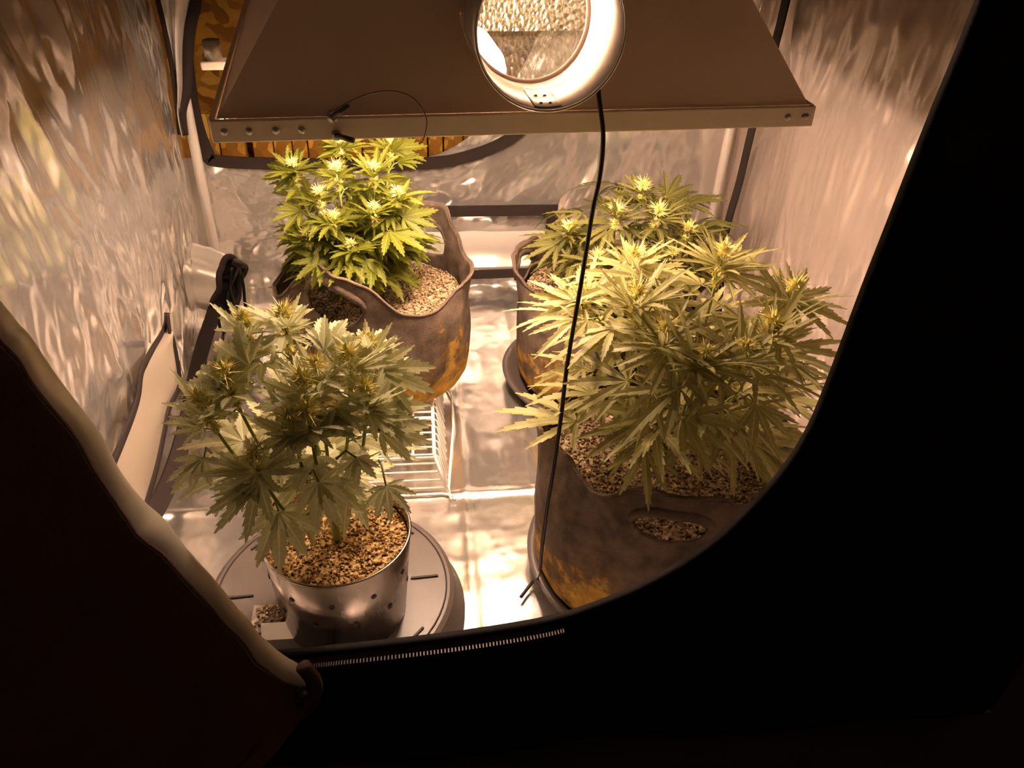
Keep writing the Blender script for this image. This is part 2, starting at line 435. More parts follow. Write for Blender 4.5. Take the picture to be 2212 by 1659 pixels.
for pts in ([(505,565),(518,585),(526,620),(530,660),(538,672)], [(500,580),(497,620),(505,650),(510,680),(505,700)], [(472,690),(478,712),(500,726)], [(520,570),(505,600),(490,640),(495,665)]):
    MB().tube(spline([at(x, y, 'y', 1.0+.004*i)-so for i, (x, y) in enumerate(pts)], 6), .0034, 6).build('drawcord', M['cord'], sk)
bevel(MB().box(at(514,569,'y',1.0)-so, (.022,.014,.013), Matrix.Rotation(.5, 3, 'Y')).build('cord_lock', M['cord'], sk, smooth=False), .003)

# ------------------------------------------------------------------ door flap, unzipped and folded out to the left
df = empty('door_flap', at(480, 1290, 'y', -.03), 'dark canvas front door flap folded outward at lower left with silver lined edge', 'door flap')
do = df.location.copy()
edge = [at(x, y, 'y', -.02) for x, y in [(-260,330),(-120,500),(0,655),(60,725),(115,800),(190,910),(250,1000),(305,1085),(365,1140),(425,1215),(480,1275),(525,1330),(565,1380),(610,1415),(650,1440),(676,1470)]]
ES = spline(edge, 6); nE = len(ES)
def flap_pt(s, v):
    p = ES[s]; f = s/(nE-1)
    t = (ES[min(s+1, nE-1)]-ES[max(s-1, 0)]).normalized()
    dn = Vector((-.80, -.30, -.55)); dn = (dn-t*dn.dot(t)).normalized()
    taper = 1-.55*max(0, (f-.8)/.2)
    w = .42*taper
    wd_ = .031+.006*nz(f*7, 0, 2, 1)
    if v < .3:     # silver lining turned outward along the edge
        a = v/.3
        p2 = p + Vector((0, -wd_*a, 0)) + Vector((.5, 0, .3))*(.010*math.sin(math.pi*a))
        return p2+Vector((.003*nz(f*10, v*2, 5, 1.3), .003*nz(f*14, v*2, 5, 1.3), .003*nz(f*10, v*2, 8, 1)+.0018*nz(f*45, v*5, 2, 1)))
    k = (v-.3)/.7; base = flap_pt(s, .2999)
    wob = .03*nz(f*5+k*1.2, k*3, 3, 1.3)*k + .008*nz(f*22, k*6, 1, 1)*min(1, k*6)
    return base + dn*(w*k) + Vector((0, -.10*k-.02*math.sin(k*5)-wob, 0))
mb = MB(); mb.grid(lambda u, v: flap_pt(round(u*(nE-1)), v*.3*.999)-do, nE-1, 10)
solid(mb.build('silver_lining', M['lining'], df), .0015)
mb = MB(); mb.grid(lambda u, v: flap_pt(round(u*(nE-1)), .27+v*.73)-do, nE-1, 40)
solid(mb.build('outer_fabric', M['flap'], df), .002)
# curled zip end
tip = [at(x, y, 'y', -.04)-do for x, y in [(655,1440),(676,1468),(680,1500),(664,1530),(648,1535),(640,1505)]]
MB().tube(spline(tip, 6), [.008]*12+[.007]*14+[.005]*5, 10).build('curled_corner', M['flap'], df)
MB().tube(spline([at(x, y, 'y', -.055)-do for x, y in [(655,1492),(648,1505),(650,1530)]], 4), [.004,.006,.006,.006,.005,.005,.004,.003,.002], 8).build('zip_pull', M['zip'], df)

# ------------------------------------------------------------------ lamp hood
HC = Vector((.016, .359, .632))
hood = empty('lamp_hood', HC, 'large grey steel lamp hood with round duct collar hanging in the tent', 'lamp hood')
hood.rotation_euler = (0, R(-.6), R(4))
HMi = (Matrix.Translation(HC) @ hood.rotation_euler.to_matrix().to_4x4()).inverted()
def hl(p): return HMi @ Vector(p)
HW, HD, HH, LIP = .345, .72, .235, .024
def face_y(z): return .004+.38*(z-LIP)
def half_w(z): return HW-.006-.70*(z-LIP)
ZC, RT = .124, .0745
def front_face(inset, mb, R_, zb0=LIP, n=96):
    V = []; zt_ = HH-inset
    corners = [math.atan2(z-ZC, sg*(half_w(z)-inset)) % (2*math.pi) for z in (zb0, zt_) for sg in (-1, 1)]
    angs = sorted([2*math.pi*k/n for k in range(n)]+corners); n = len(angs)
    for a in angs:
        c, s = math.cos(a), math.sin(a)
        # ray from the tube centre to the trapezoid outline
        t = 9.0
        if s > 1e-6: t = min(t, (HH-inset-ZC)/s)
        if s < -1e-6: t = min(t, (zb0-ZC)/s)
        # side edges |x| = half_w(z)
        den = abs(c)+.70*s
        if den > 1e-6: t = min(t, (half_w(ZC)-inset)/den)
        for f in (0, .33, .66, 1):
            r = R_+(t-R_)*f; z = ZC+r*s
            V.append(Vector((r*c, face_y(z)+inset, z)))
    Fs = [(k*4+j, k*4+j+1, ((k+1) % n)*4+j+1, ((k+1) % n)*4+j) for k in range(n) for j in range(3)]
    mb.add(V, [f[::-1] for f in Fs]); return mb
front_face(0, MB(), RT).build('front_plate', M['hood'], hood, smooth=False)
def frus(inset, z0, flare=.0):
    zt = HH-inset; hw0 = half_w(z0)-inset; hw1 = half_w(zt)-inset; y0 = face_y(z0)+inset; y1 = face_y(zt)+inset
    b0 = HD-inset-.005; b1 = HD-.1-inset
    return [Vector((-hw0,y0,z0)),Vector((hw0,y0,z0)),Vector((hw0+flare,b0,z0)),Vector((-hw0-flare,b0,z0)),
            Vector((-hw1,y1,zt)),Vector((hw1,y1,zt)),Vector((hw1,b1,zt)),Vector((-hw1,b1,zt))]
o8 = frus(0, LIP, .03)
for nm, q in (('side_plate', (0,4,7,3)), ('side_plate', (1,2,6,5)), ('back_plate', (2,3,7,6)), ('top_plate', (4,5,6,7))):
    solid(MB().add([o8[i] for i in q], [(0,1,2,3)]).build(nm, M['hood'], hood, smooth=False), .0015, 0)
i8 = frus(.012, .012, .03)
for q in ((0,4,7,3), (1,2,6,5), (2,3,7,6), (4,5,6,7)):
    MB().add([i8[i] for i in q], [(0,1,2,3)]).build('reflector_panel', M['hammer'], hood, smooth=False)
MB().add([(-.30,.50,.012),(.30,.50,.012),(.19,.41,.215),(-.19,.41,.215)], [(0,1,2,3)]).build('reflector_panel', M['hammer'], hood, smooth=False)
front_face(.012, MB(), RT, .012).build('reflector_panel', M['hammer'], hood, smooth=False)
# rim around the open underside
def lipbar(a, b, nm='rim'):
    a = Vector(a); b = Vector(b); d = b-a; L_ = d.length; ang = math.atan2(d.y, d.x)
    m = Matrix.Rotation(ang, 3, 'Z')
    return bevel(MB().box((a+b)/2+Vector((0,0,LIP/2)), (L_, .007, LIP), m).build(nm, M['hood_lip'], hood, smooth=False), .0015)
lipbar((-HW-.002,0,0), (HW+.002,0,0), 'front_rim')
lipbar((-HW,.004,0), (-HW-.03,HD,0)); lipbar((HW,.004,0), (HW+.03,HD,0)); lipbar((-HW-.03,HD,0), (HW+.03,HD,0))
def glass():
    m = bpy.data.materials.new('clear_glass'); m.use_nodes = True; t = m.node_tree; t.nodes.clear()
    o = t.nodes.new('ShaderNodeOutputMaterial'); mx = t.nodes.new('ShaderNodeMixShader'); tr = t.nodes.new('ShaderNodeBsdfTransparent')
    gl = t.nodes.new('ShaderNodeBsdfGlossy'); gl.inputs['Roughness'].default_value = .02; lw = t.nodes.new('ShaderNodeLayerWeight'); pw = t.nodes.new('ShaderNodeMath'); pw.operation = 'POWER'; pw.inputs[1].default_value = 4.0
    t.links.new(lw.outputs['Facing'], pw.inputs[0]); fr = t.nodes.new('ShaderNodeMath'); fr.operation = 'MULTIPLY_ADD'; fr.inputs[1].default_value = .9; fr.inputs[2].default_value = .05; t.links.new(pw.outputs[0], fr.inputs[0])
    t.links.new(fr.outputs[0], mx.inputs[0]); t.links.new(tr.outputs[0], mx.inputs[1]); t.links.new(gl.outputs[0], mx.inputs[2]); t.links.new(mx.outputs[0], o.inputs[0]); return m
M['glass'] = glass()
MB().add([(-HW+.008,.008,.008),(HW-.008,.008,.008),(HW-.008,HD-.008,.008),(-HW+.008,HD-.008,.008)], [(0,1,2,3)]).build('glass_pane', M['glass'], hood, smooth=False)
# duct collar
TY = -.085
mb = MB(); n = 72; V = []
for k in range(n):
    a = 2*math.pi*k/n; c, s = math.cos(a), math.sin(a)
    for r, f in ((RT-.0012, 0), (RT-.0012, .55), (RT-.004, .6), (RT-.0012, .65), (RT-.0012, 1)):
        z = ZC+r*s; V.append(Vector((r*c, TY+(face_y(z)+.013-TY)*f, z)))
mb.add(V, [(k*5+j, k*5+j+1, ((k+1) % n)*5+j+1, ((k+1) % n)*5+j) for k in range(n) for j in range(4)])
collar = mb.build('duct_collar', M['duct'], hood); solid(collar, .0016, 0)
MB().tube([Vector((RT*math.cos(a), TY, ZC+RT*math.sin(a))) for a in [2*math.pi*k/72 for k in range(73)]], .0016, 6, cap=False).build('rolled_rim', M['duct'], collar)
MB().tube([Vector(((RT-.003)*math.cos(a), face_y(ZC+RT*math.sin(a))+.004, ZC+(RT-.003)*math.sin(a))) for a in [2*math.pi*k/72 for k in range(73)]], .0032, 8, cap=False).build('gasket', M['gasket'], collar)
# overlapped seam with rivets at the bottom of the collar
mb = MB(); mb.grid(lambda u, v: Vector(((RT-.0035)*math.cos(R(-100+22*u)), TY+.002+.075*v, ZC+(RT-.0035)*math.sin(R(-100+22*u)))), 8, 1)
solid(mb.build('seam_strap', M['duct'], collar), .0012)
for an in (-94, -86):
    for yy in (.012, .040):
        MB().lathe([(0,.0016),(.0016,.0011),(.0022,0)], 10, ((RT-.0045)*math.cos(R(an)), TY+yy, ZC+(RT-.0045)*math.sin(R(an)))).build('rivet', M['dark_metal'], collar)
# screws along the front rim
for px, py in ((492,297),(546,294),(602,293),(657,293),(1682,259),(1717,257),(1745,255)):
    p = hl(at(px, py, 'y', .355+.05*(px-465)/1295*.9)); p.y = -.0036; p.z = .012; p.x = max(-HW+.012, min(HW-.010, p.x)) if px < 1740 else HW-.009
    s = MB().lathe([(.0001,.0022),(.003,.0018),(.0042,0)], 12)
    o = s.build('screw', M['screw'], hood); o.location = p; o.rotation_euler = (R(90),0,0)
# latch screws and the loose wire hanger
for (x0, y0), (x1, y1), yy in (((718,242),(752,228),.36), ((727,288),(762,303),.345)):
    a = hl(at(x0, y0, 'y', yy)); b = hl(at(x1, y1, 'y', yy-.03))
    a.y = min(a.y, .0)-.004
    o = MB().tube([a+Vector((0,.012,0)), a+Vector((0,-.004,0))], .0055, 12).build('latch_screw', M['screw'], hood)
    MB().tube([a+Vector((0,-.003,0)), b], .0032, 8).build('latch_lever', M['dark_metal'], o)
wp = [hl(at(x, y, 'y', .32)) for x, y in [(724,238),(745,225),(790,205),(840,196),(885,207),(910,232),(922,262),(915,300),(905,312)]]
MB().tube(spline(wp, 8), .0006, 6).build('wire', M['dark_metal'], hood)
# bracket and bolt on the left side
bp = hl(at(470, 138, 'y', .75))
br = bevel(MB().box(bp, (.045,.03,.012)).build('bracket', M['hood_lip'], hood, smooth=False), .002)
MB().tube([bp+Vector((-.004,0,.006)), bp+Vector((-.004,0,.034))], .013, 16).build('bolt', M['screw'], br)
# the bulb: the one lamp that lights the tent
em = bpy.data.materials.new('sodium_bulb'); em.use_nodes = True; t = em.node_tree; t.nodes.clear()
eo = t.nodes.new('ShaderNodeOutputMaterial'); ee = t.nodes.new('ShaderNodeEmission'); t.links.new(ee.outputs[0], eo.inputs[0])
ee.inputs[0].default_value = (*LAMP_COLOR, 1); ee.inputs[1].default_value = LAMP_STRENGTH
mb = MB(); mb.tube([(-.04,.04+.22*k/10,.05) for k in range(11)], [.008,.02,.026,.028,.028,.028,.028,.028,.026,.02,.012], 14)
mb.build('bulb', em, hood)
MB().tube([(-.04,.25,.05), (-.04,.47,.05)], .022, 16).build('lamp_socket', M['pole'], hood)

# power cord hanging straight down in front of the hood
cp = [at(x, y, 'y', .318-.118*min(1, max(0, (y-80)/1000))) for x, y in [(1303,290),(1296,380),(1281,450),(1266,545),(1247,660),(1225,790),(1212,900),(1196,1010),(1181,1100),(1171,1180)]]
cp = [Vector((.105,.375,.795)), Vector((.104,.34,.765)), Vector((.099,.322,.735)), Vector((.080,.312,.703))]+cp
cp += [at(1166,1228,'y',.205), at(1160,1248,'z',.03), at(1148,1260,'z',.008), at(1125,1290,'z',.006)]
tag(MB().tube(spline(cp, 8), .0026, 8).build('power_cord', M['cord']), 'thin black cord hanging straight down past the hood to the floor', 'cord')

# ------------------------------------------------------------------ saucers, rack
def saucer(loc, r, label):
    e = empty('plant_saucer', loc, label, 'saucer', 'dark round plant saucers')
    mb = MB(); mb.lathe([(.0,.004),(r*.86,.004),(r*.93,.026),(r,.028),(r*.985,.022),(r*.9,.0),(.0,0)], 72)
    mb.build('dish', M['saucer'], e)
    for k in range(3):
        rr = r*(.3+.2*k); MB().tube([(rr*math.cos(a), rr*math.sin(a), .004) for a in [2*math.pi*i/48 for i in range(49)]], .0015, 5, cap=False).build('ridge', M['saucer'], e)
    return e
saucer((.235,.775,.002), .192, 'dark plastic saucer under the back right fabric pot')
saucer((.228,.275,.002), .195, 'dark plastic saucer under the front right fabric pot')
us = empty('plant_saucer', (-.245,.217,.0), 'upturned dark grey saucer with ribbed base carrying the metal pot', 'saucer', 'dark round plant saucers')
dsh = MB(); dsh.lathe([(.179,.0),(.181,.004),(.176,.012),(.166,.046),(.160,.05),(.15,.0515),(.0,.0515)], 80); autosmooth(dsh.build('dish', M['saucer'], us), 22)
MB().tube([(.155*math.cos(a), .155*math.sin(a), .0513) for a in [2*math.pi*i/64 for i in range(65)]], .0012, 5, cap=False).build('ridge', M['dark'], us)
for k in range(8):
    a = math.pi/4*k + R(4)
    if k % 2 == 0: c = Vector((.125*math.cos(a), .125*math.sin(a), .0525)); m = Matrix.Rotation(a, 3, 'Z'); d = (.038,.003,.003)
    else: c = Vector((.143*math.cos(a), .143*math.sin(a), .0525)); m = Matrix.Rotation(a+math.pi/2, 3, 'Z'); d = (.042,.003,.003)
    MB().box(c, d, m).build('rib', M['dark'], us, smooth=False)
# white wire stand under the back left pot
rk = empty('wire_stand', (-.195,.63,0), 'white wire stand under the back left fabric pot', 'wire stand')
def rw(nm, pts, r=.0017):
    return MB().tube([Vector(p)-Vector((-.195,.63,0)) for p in pts], r, 8).build(nm, M['white_wire'], rk)
X0, X1, Y0, Y1, ZR = -.30, -.10, .468, .78, .072
bx0, bx1, by0, by1 = X0-.022, X1+.022, Y0-.02, Y1+.02
rw('base_frame', spline([(bx0,by0,.004),(bx1-.01,by0,.004),(bx1,by0+.01,.004),(bx1,by1,.004),(bx0,by1,.004),(bx0,by0,.004)], 4), .0024)
for x in (X0, X1): rw('deck_bar', [(x,Y0,ZR),(x,Y1,ZR)], .0032)
for y in (Y0, Y0+.105, Y1): rw('deck_bar', [(X0,y,ZR-.004),(X1,y,ZR-.004)], .0036)
ny = 17
for k in range(ny):
    y = Y0+(Y1-Y0)*k/(ny-1); yb_ = by0+(by1-by0)*k/(ny-1)
    rw('wire', [(bx0,yb_,.004),(X0-.006,y,ZR-.004),(X0,y,ZR+.001),(X1,y,ZR+.001),(X1+.006,y,ZR-.004),(bx1,yb_,.004)])
for k in range(4):
    z = ZR*(1-(k+1)/5); yy = Y0+(by0-Y0)*(1-z/ZR); xx = X1+(bx1-X1)*(1-z/ZR)
    rw('wire', [(X0,yy,z),(xx,yy,z)])
for x in (X0, X1): rw('leg', [(x,Y0,ZR),(x+(.022 if x > -.2 else -.022),by0,.004)], .0026)
for x in (-.165, -.135): rw('wire', [(x,Y0,ZR-.004),(x,Y1,ZR-.004)], .0024)

# ------------------------------------------------------------------ fabric pots
def bag(loc, rb, rtp, h, holes, dips, label, seed):
    """holes: (theta, z centre, half angle, half height, tab rise); dips: (theta, dz, width)"""
    e = empty('fabric_pot', loc, label, 'plant pot', 'fabric grow bags')
    def dth(a, b): return (a-b+math.pi) % (2*math.pi)-math.pi
    def rim(th):
        z = h+.008*math.sin(3*th+seed)+.005*nz(math.cos(th)*2, math.sin(th)*2, seed, 2)
        for (t, zc, ha, hh, rise) in holes: z += rise*math.exp(-(dth(th, t)/(ha*1.7))**4)
        for (t, dz, w) in dips: z += dz*math.exp(-(dth(th, t)/w)**2)
        return z
    NT, NZ = 180, 44
    def pos(th, z):
        t = z/h
        r = rb+(rtp-rb)*t + .008*math.sin(math.pi*min(1, max(0, t)))
        if t < .12: r -= .03*(1-t/.12)**2
        c, s = math.cos(th), math.sin(th)
        r += .005*nz(c*1.5, s*1.5, z*4+seed, 2.2)+.0035*nz(c*4, s*4, z*7+seed, 2)*t
        if t > .8: r += (.009*math.sin(4*th+seed)+.006*math.sin(7*th+2*seed))*(t-.8)/.3
        return Vector((r*c, r*s, z))
    def inside(th, z):
        for (t, zc, ha, hh, rise) in holes:
            if (dth(th, t)/ha)**2+((z-zc)/hh)**2 < 1: return (t, zc, ha, hh)
        return None
    params = []
    for j in range(NZ+1):
        for i in range(NT):
            th = 2*math.pi*i/NT; params.append((th, rim(th)*j/NZ))
    ins = [inside(*p) for p in params]
    keep = []
    for j in range(NZ):
        for i in range(NT):
            f = (j*NT+i, j*NT+(i+1) % NT, (j+1)*NT+(i+1) % NT, (j+1)*NT+i)
            if all(ins[k] for k in f): continue
            keep.append(f)
    V = []
    for k, (th, z) in enumerate(params):
        if ins[k]:
            t, zc, ha, hh = ins[k]; a = math.atan2((z-zc)/hh, dth(th, t)/ha)
            th = t+ha*math.cos(a); z = zc+hh*math.sin(a)
        V.append(pos(th, z))
    mb = MB(); mb.add(V, keep); mb.add([Vector((p.x, p.y, .002)) for p in V[:NT]], [tuple(range(NT))[::-1]])
    b = mb.build('bag', M['felt'], e); solid(b, .0042, -1)
    # stitched handle edge over each cut-out
    for (t, zc, ha, hh, rise) in holes:
        S = []
        for k in range(17):
            a = math.pi*(k/16); th = t+ha*1.05*math.cos(a); z = zc+(hh+.004)*math.sin(a)
            S.append(pos(th, z))
        MB().tube(S, [.004+.0035*math.sin(math.pi*k/16) for k in range(17)], 8).build('handle', M['felt'], e)
    hemp = [pos(2*math.pi*k/180, rim(2*math.pi*k/180)) for k in range(181)]
    MB().tube(hemp, .0024, 6, cap=False).build('rim_hem', M['felt'], e)
    return e
def soil_obj(loc, r, label, seed, tilt=(0,0), n=2200, g=.0026, m_=None):
    rnd = random.Random(seed); mb = MB()
    def hz(x, y): return .006*nz(x, y, seed, 18)+.010*nz(x, y, seed, 7)+tilt[0]*x+tilt[1]*y
    prof = 22; nn = 64; V = [Vector((0,0,hz(0,0)))]
    for i in range(1, prof+1):
        for k in range(nn):
            a = 2*math.pi*k/nn; x, y = r*i/prof*math.cos(a), r*i/prof*math.sin(a)
            V.append(Vector((x, y, hz(x, y))))
    Fs = [(0, 1+k, 1+(k+1) % nn) for k in range(nn)]
    Fs += [(1+(i-1)*nn+k, 1+i*nn+k, 1+i*nn+(k+1) % nn, 1+(i-1)*nn+(k+1) % nn) for i in range(1, prof) for k in range(nn)]
    mb.add(V, Fs)
    for _ in range(n):
        rr = r*math.sqrt(rnd.random())*.985; a = rnd.random()*6.283; x, y = rr*math.cos(a), rr*math.sin(a)
        s = g*rnd.uniform(.5, 1.5); c = Vector((x, y, hz(x, y)+s*.3))
        q = [Vector((rnd.uniform(.7,1.2)*s,0,0)),Vector((-rnd.uniform(.7,1.2)*s,0,0)),Vector((0,rnd.uniform(.7,1.2)*s,0)),Vector((0,-rnd.uniform(.7,1.2)*s,0)),Vector((0,0,s*.8)),Vector((0,0,-s*.8))]
        m = Matrix.Rotation(a*5, 3, 'Z') @ Matrix.Rotation(a*3, 3, 'X')
        mb.add([c+m@p for p in q], [(0,2,4),(2,1,4),(1,3,4),(3,0,4),(2,0,5),(1,2,5),(3,1,5),(0,3,5)])
    o = mb.build('potting_soil', m_ or M['soil'], loc=loc); return tag(o, label, 'soil', kind='stuff')
D = R
BLc = Vector((-.195,.722,.0745)); BRc = Vector((.238,.778,.008)); FRc = Vector((.21,.272,.008))
bag(BLc, .158, .163, .20, [(D(-112), .222, .33, .036, .072), (D(52), .21, .30, .032, .085)], [(D(-55), .004, .5)],
    'dark felt fabric pot with arched handles standing on the white wire stand', 1.0)
bag(BRc, .160, .166, .225, [(D(180-20), .215, .27, .028, .05), (D(-20), .215, .27, .028, .05)], [],
    'dark felt fabric pot at back right, mostly hidden by leaves', 2.3)
bag(FRc, .160, .167, .255, [(D(-103), .236, .27, .023, .045), (D(77), .236, .27, .023, .045)], [(D(-135), -.01, .3)],
    'large dark felt fabric pot with oval handle hole at front right', 3.1)
soil_obj(BLc+Vector((0,0,.158)), .156, 'pale perlite soil inside the back left fabric pot', 11, (0,-.05))
soil_obj(BRc+Vector((0,0,.185)), .158, 'pale perlite soil inside the back right fabric pot', 12)
soil_obj(FRc+Vector((0,0,.19)), .160, 'coarse tan perlite soil inside the front right fabric pot', 13, (0,.02))

# ------------------------------------------------------------------ metal pot
MC = Vector((-.226,.182,.0535))
mp_ = empty('metal_pot', MC, 'dull steel can used as a pot with drain holes in its side', 'plant pot')
MB().lathe([(.0,.004),(.077,.004),(.079,.006),(.0885,.138),(.0900,.140),(.0915,.138),(.0805,.0),(.0,.0)], 72).build('can', M['steel'], mp_)
MB().tube([(.0905*math.cos(a), .0905*math.sin(a), .140) for a in [2*math.pi*k/72 for k in range(73)]], .0021, 8, cap=False).build('rolled_rim', M['steel'], mp_)
for row, (z, off) in enumerate(((.103, 0), (.062, .5))):
    for k in range(11):
        a = 2*math.pi*(k+off)/11+.12; r = .0805+(.011)*z/.138
        o = MB().lathe([(.0001,.0008),(.0036,.0008),(.0036,-.001)], 12).build('drain_hole', M['dark'], mp_, smooth=False)
        o.location = (r*math.cos(a), r*math.sin(a), z); o.rotation_euler = (0, R(90), a)
soil_obj(MC+Vector((0,0,.126)), .0865, 'golden brown gritty soil filling the metal pot', 14, (0,.0), 1300, .0022, M['soil_gold'])
# small clear bag of grit with a white card beside the metal pot
pk = empty('grit_packet', at(600, 1368, 'z', .056)+Vector((0,0,0)), 'small clear packet of grit with white card beside the metal pot', 'packet')
po_ = pk.location.copy()
bevel(MB().box((.002,-.006,.012), (.040,.004,.022), Matrix.Rotation(-.5, 3, 'X')).build('card', M['pole'], pk, smooth=False), .001)
def pil(u, v):
    x = -.03+.06*u; y = -.0+.045*v; hgt = .012*math.sin(math.pi*u)*math.sin(math.pi*v)
    return Vector((x-.006, y, .003+hgt+.002*nz(x*40, y*40, 1, 1)))
gm = mat('clear_film', (.32,.27,.24), .12, 0, .8)
MB().grid(pil, 20, 16).build('film', gm, pk)
rnd = random.Random(3); gb = MB()
for _ in range(120):
    u, v = rnd.uniform(.1,.9), rnd.uniform(.15,.9); c = pil(u, v); gb.box(c+Vector((0,0,.001)), (.003,.0025,.002), Matrix.Rotation(rnd.random()*3, 3, 'Z'))
tag(gb.build('grit', M['soil'], pk, smooth=False), kind='stuff')
#PLANTS
# ------------------------------------------------------------------ plants
def leaf_mat(name, c1, c2, vein, tr=.55):
    m = mat(name, c1, .5, 0, .35); k = N(m); t = m.node_tree
    oi = k.n('ShaderNodeObjectInfo'); uv = k.n('ShaderNodeUVMap', uv_map='leaf')
    sx = k.n('ShaderNodeSeparateXYZ'); k.l(uv, 0, sx, 0)
    r0 = k.ramp([(0, c1), (1, c2)]); k.l(oi, 'Random', r0, 0)
    ab = k.n('ShaderNodeMath', operation='ABSOLUTE'); k.l(sx, 'X', ab, 0)
    # pale midrib and slanting side veins
    mr = k.ramp([(.04, (1,1,1)), (.14, (0,0,0))]); k.l(ab, 0, mr, 0)
    sl = k.n('ShaderNodeMath', operation='MULTIPLY_ADD'); sl.inputs[1].default_value = -.12; k.l(ab, 0, sl, 0); k.l(sx, 'Y', sl, 2)
    fq = k.n('ShaderNodeMath', operation='MULTIPLY'); fq.inputs[1].default_value = 9.0; k.l(sl, 0, fq, 0)
    fr = k.n('ShaderNodeMath', operation='FRACT'); k.l(fq, 0, fr, 0)
    vr = k.ramp([(.0, (.35,.35,.35)), (.16, (0,0,0)), (.84, (0,0,0)), (1, (.35,.35,.35))]); k.l(fr, 0, vr, 0)
    mxv = k.n('ShaderNodeMath', operation='MAXIMUM'); k.l(mr, 0, mxv, 0); k.l(vr, 0, mxv, 1)
    mx = k.n('ShaderNodeMix', data_type='RGBA'); k.l(mxv, 0, mx, 0); t.links.new(r0.outputs[0], mx.inputs[6]); mx.inputs[7].default_value = (*vein, 1)
    t.links.new(mx.outputs[2], k.b.inputs['Base Color'])
    tl = k.n('ShaderNodeBsdfTranslucent'); t.links.new(mx.outputs[2], tl.inputs[0])
    ms = k.n('ShaderNodeMixShader'); ms.inputs[0].default_value = tr
    out = [n for n in t.nodes if n.type == 'OUTPUT_MATERIAL'][0]
    t.links.new(k.b.outputs[0], ms.inputs[1]); t.links.new(tl.outputs[0], ms.inputs[2]); t.links.new(ms.outputs[0], out.inputs[0]); return m
M['leaf_fl'] = leaf_mat('sage_leaf', (.46,.46,.23), (.60,.59,.34), (.74,.72,.46), .52)
M['leaf_bl'] = leaf_mat('lime_leaf', (.13,.15,.011), (.20,.22,.022), (.30,.31,.055))
M['leaf_br'] = leaf_mat('olive_leaf', (.15,.15,.035), (.22,.21,.055), (.32,.31,.11))
M['leaf_fr'] = leaf_mat('pale_olive_leaf', (.32,.295,.095), (.43,.395,.15), (.56,.52,.25), .45)
M['stem'] = mat('green_stem', (.25,.27,.06), .5)
M['pistil'] = mat('yellow_pistil', (.88,.76,.30), .6)
M['calyx'] = mat('calyx', (.62,.6,.16), .6)

def leaflet(mb, uvs, L, wmax, ang, base, curl, fold, ns=7, rnd=random, lift=0):
    """serrated lanceolate leaflet along direction ang in the xy plane"""
    ca, sa = math.cos(ang), math.sin(ang)
    side = rnd.uniform(-.04, .04)
    def P(t, w):
        x = L*t; y = w+side*L*t*t; z = lift*x-curl*L*t*t+fold*abs(w)
        return Vector((base[0]+x*ca-y*sa, base[1]+x*sa+y*ca, z))
    def wd_(t): return wmax*L*(math.sin(math.pi*min(1, t**.82)))**.85 if t < 1 else 0
    n0 = len(mb.v); V = []; U_ = []
    ts = [i/ns for i in range(ns+1)]
    for t in ts: V.append(P(t, 0)); U_.append((0, t))
    idx = {}
    for sgn in (1, -1):
        for i in range(ns):
            t0 = ts[i]+.02
            if i == 0: t0 = .03
            idx[(sgn, i, 0)] = len(V); V.append(P(t0, sgn*wd_(t0)*.74)); U_.append((sgn*.8, t0))
            tt = min(.985, ts[i+1]+.035)
            idx[(sgn, i, 1)] = len(V); V.append(P(tt, sgn*wd_(ts[i]+.72/ns)*1.04)); U_.append((sgn, tt))
    Fs = []
    for sgn in (1, -1):
        for i in range(ns):
            a, b = idx[(sgn, i, 0)], idx[(sgn, i, 1)]
            q = (i, i+1, b, a) if sgn < 0 else (i, a, b, i+1)
            Fs.append(q)
    mb.add(V, Fs); uvs += U_
def leaf_mesh(name, seed, nl, wmax, curl, m, spread=1.0):
    rnd = random.Random(seed); mb = MB(); uvs = []
    A = {3: [(0,1),(38,.72)], 5: [(0,1),(32,.86),(70,.55)], 7: [(0,1),(27,.93),(56,.76),(95,.45)], 9: [(0,1),(24,.96),(48,.85),(76,.65),(110,.36)]}[nl]
    for a, l in A:
        for s in ((1, -1) if a else (1,)):
            an = R(a*spread*s+rnd.uniform(-4, 4)); L = l*rnd.uniform(.93, 1.06)
            leaflet(mb, uvs, L, wmax*rnd.uniform(.9, 1.1), an, (.02*math.cos(an), .02*math.sin(an)), curl*rnd.uniform(.6, 1.5), .25, 7, rnd, rnd.uniform(-.05, .12))
    me = mb.mesh(name); me.materials.append(m)
    ul = me.uv_layers.new(name='leaf')
    for lp in me.loops: ul.data[lp.index].uv = uvs[lp.vertex_index]
    return me
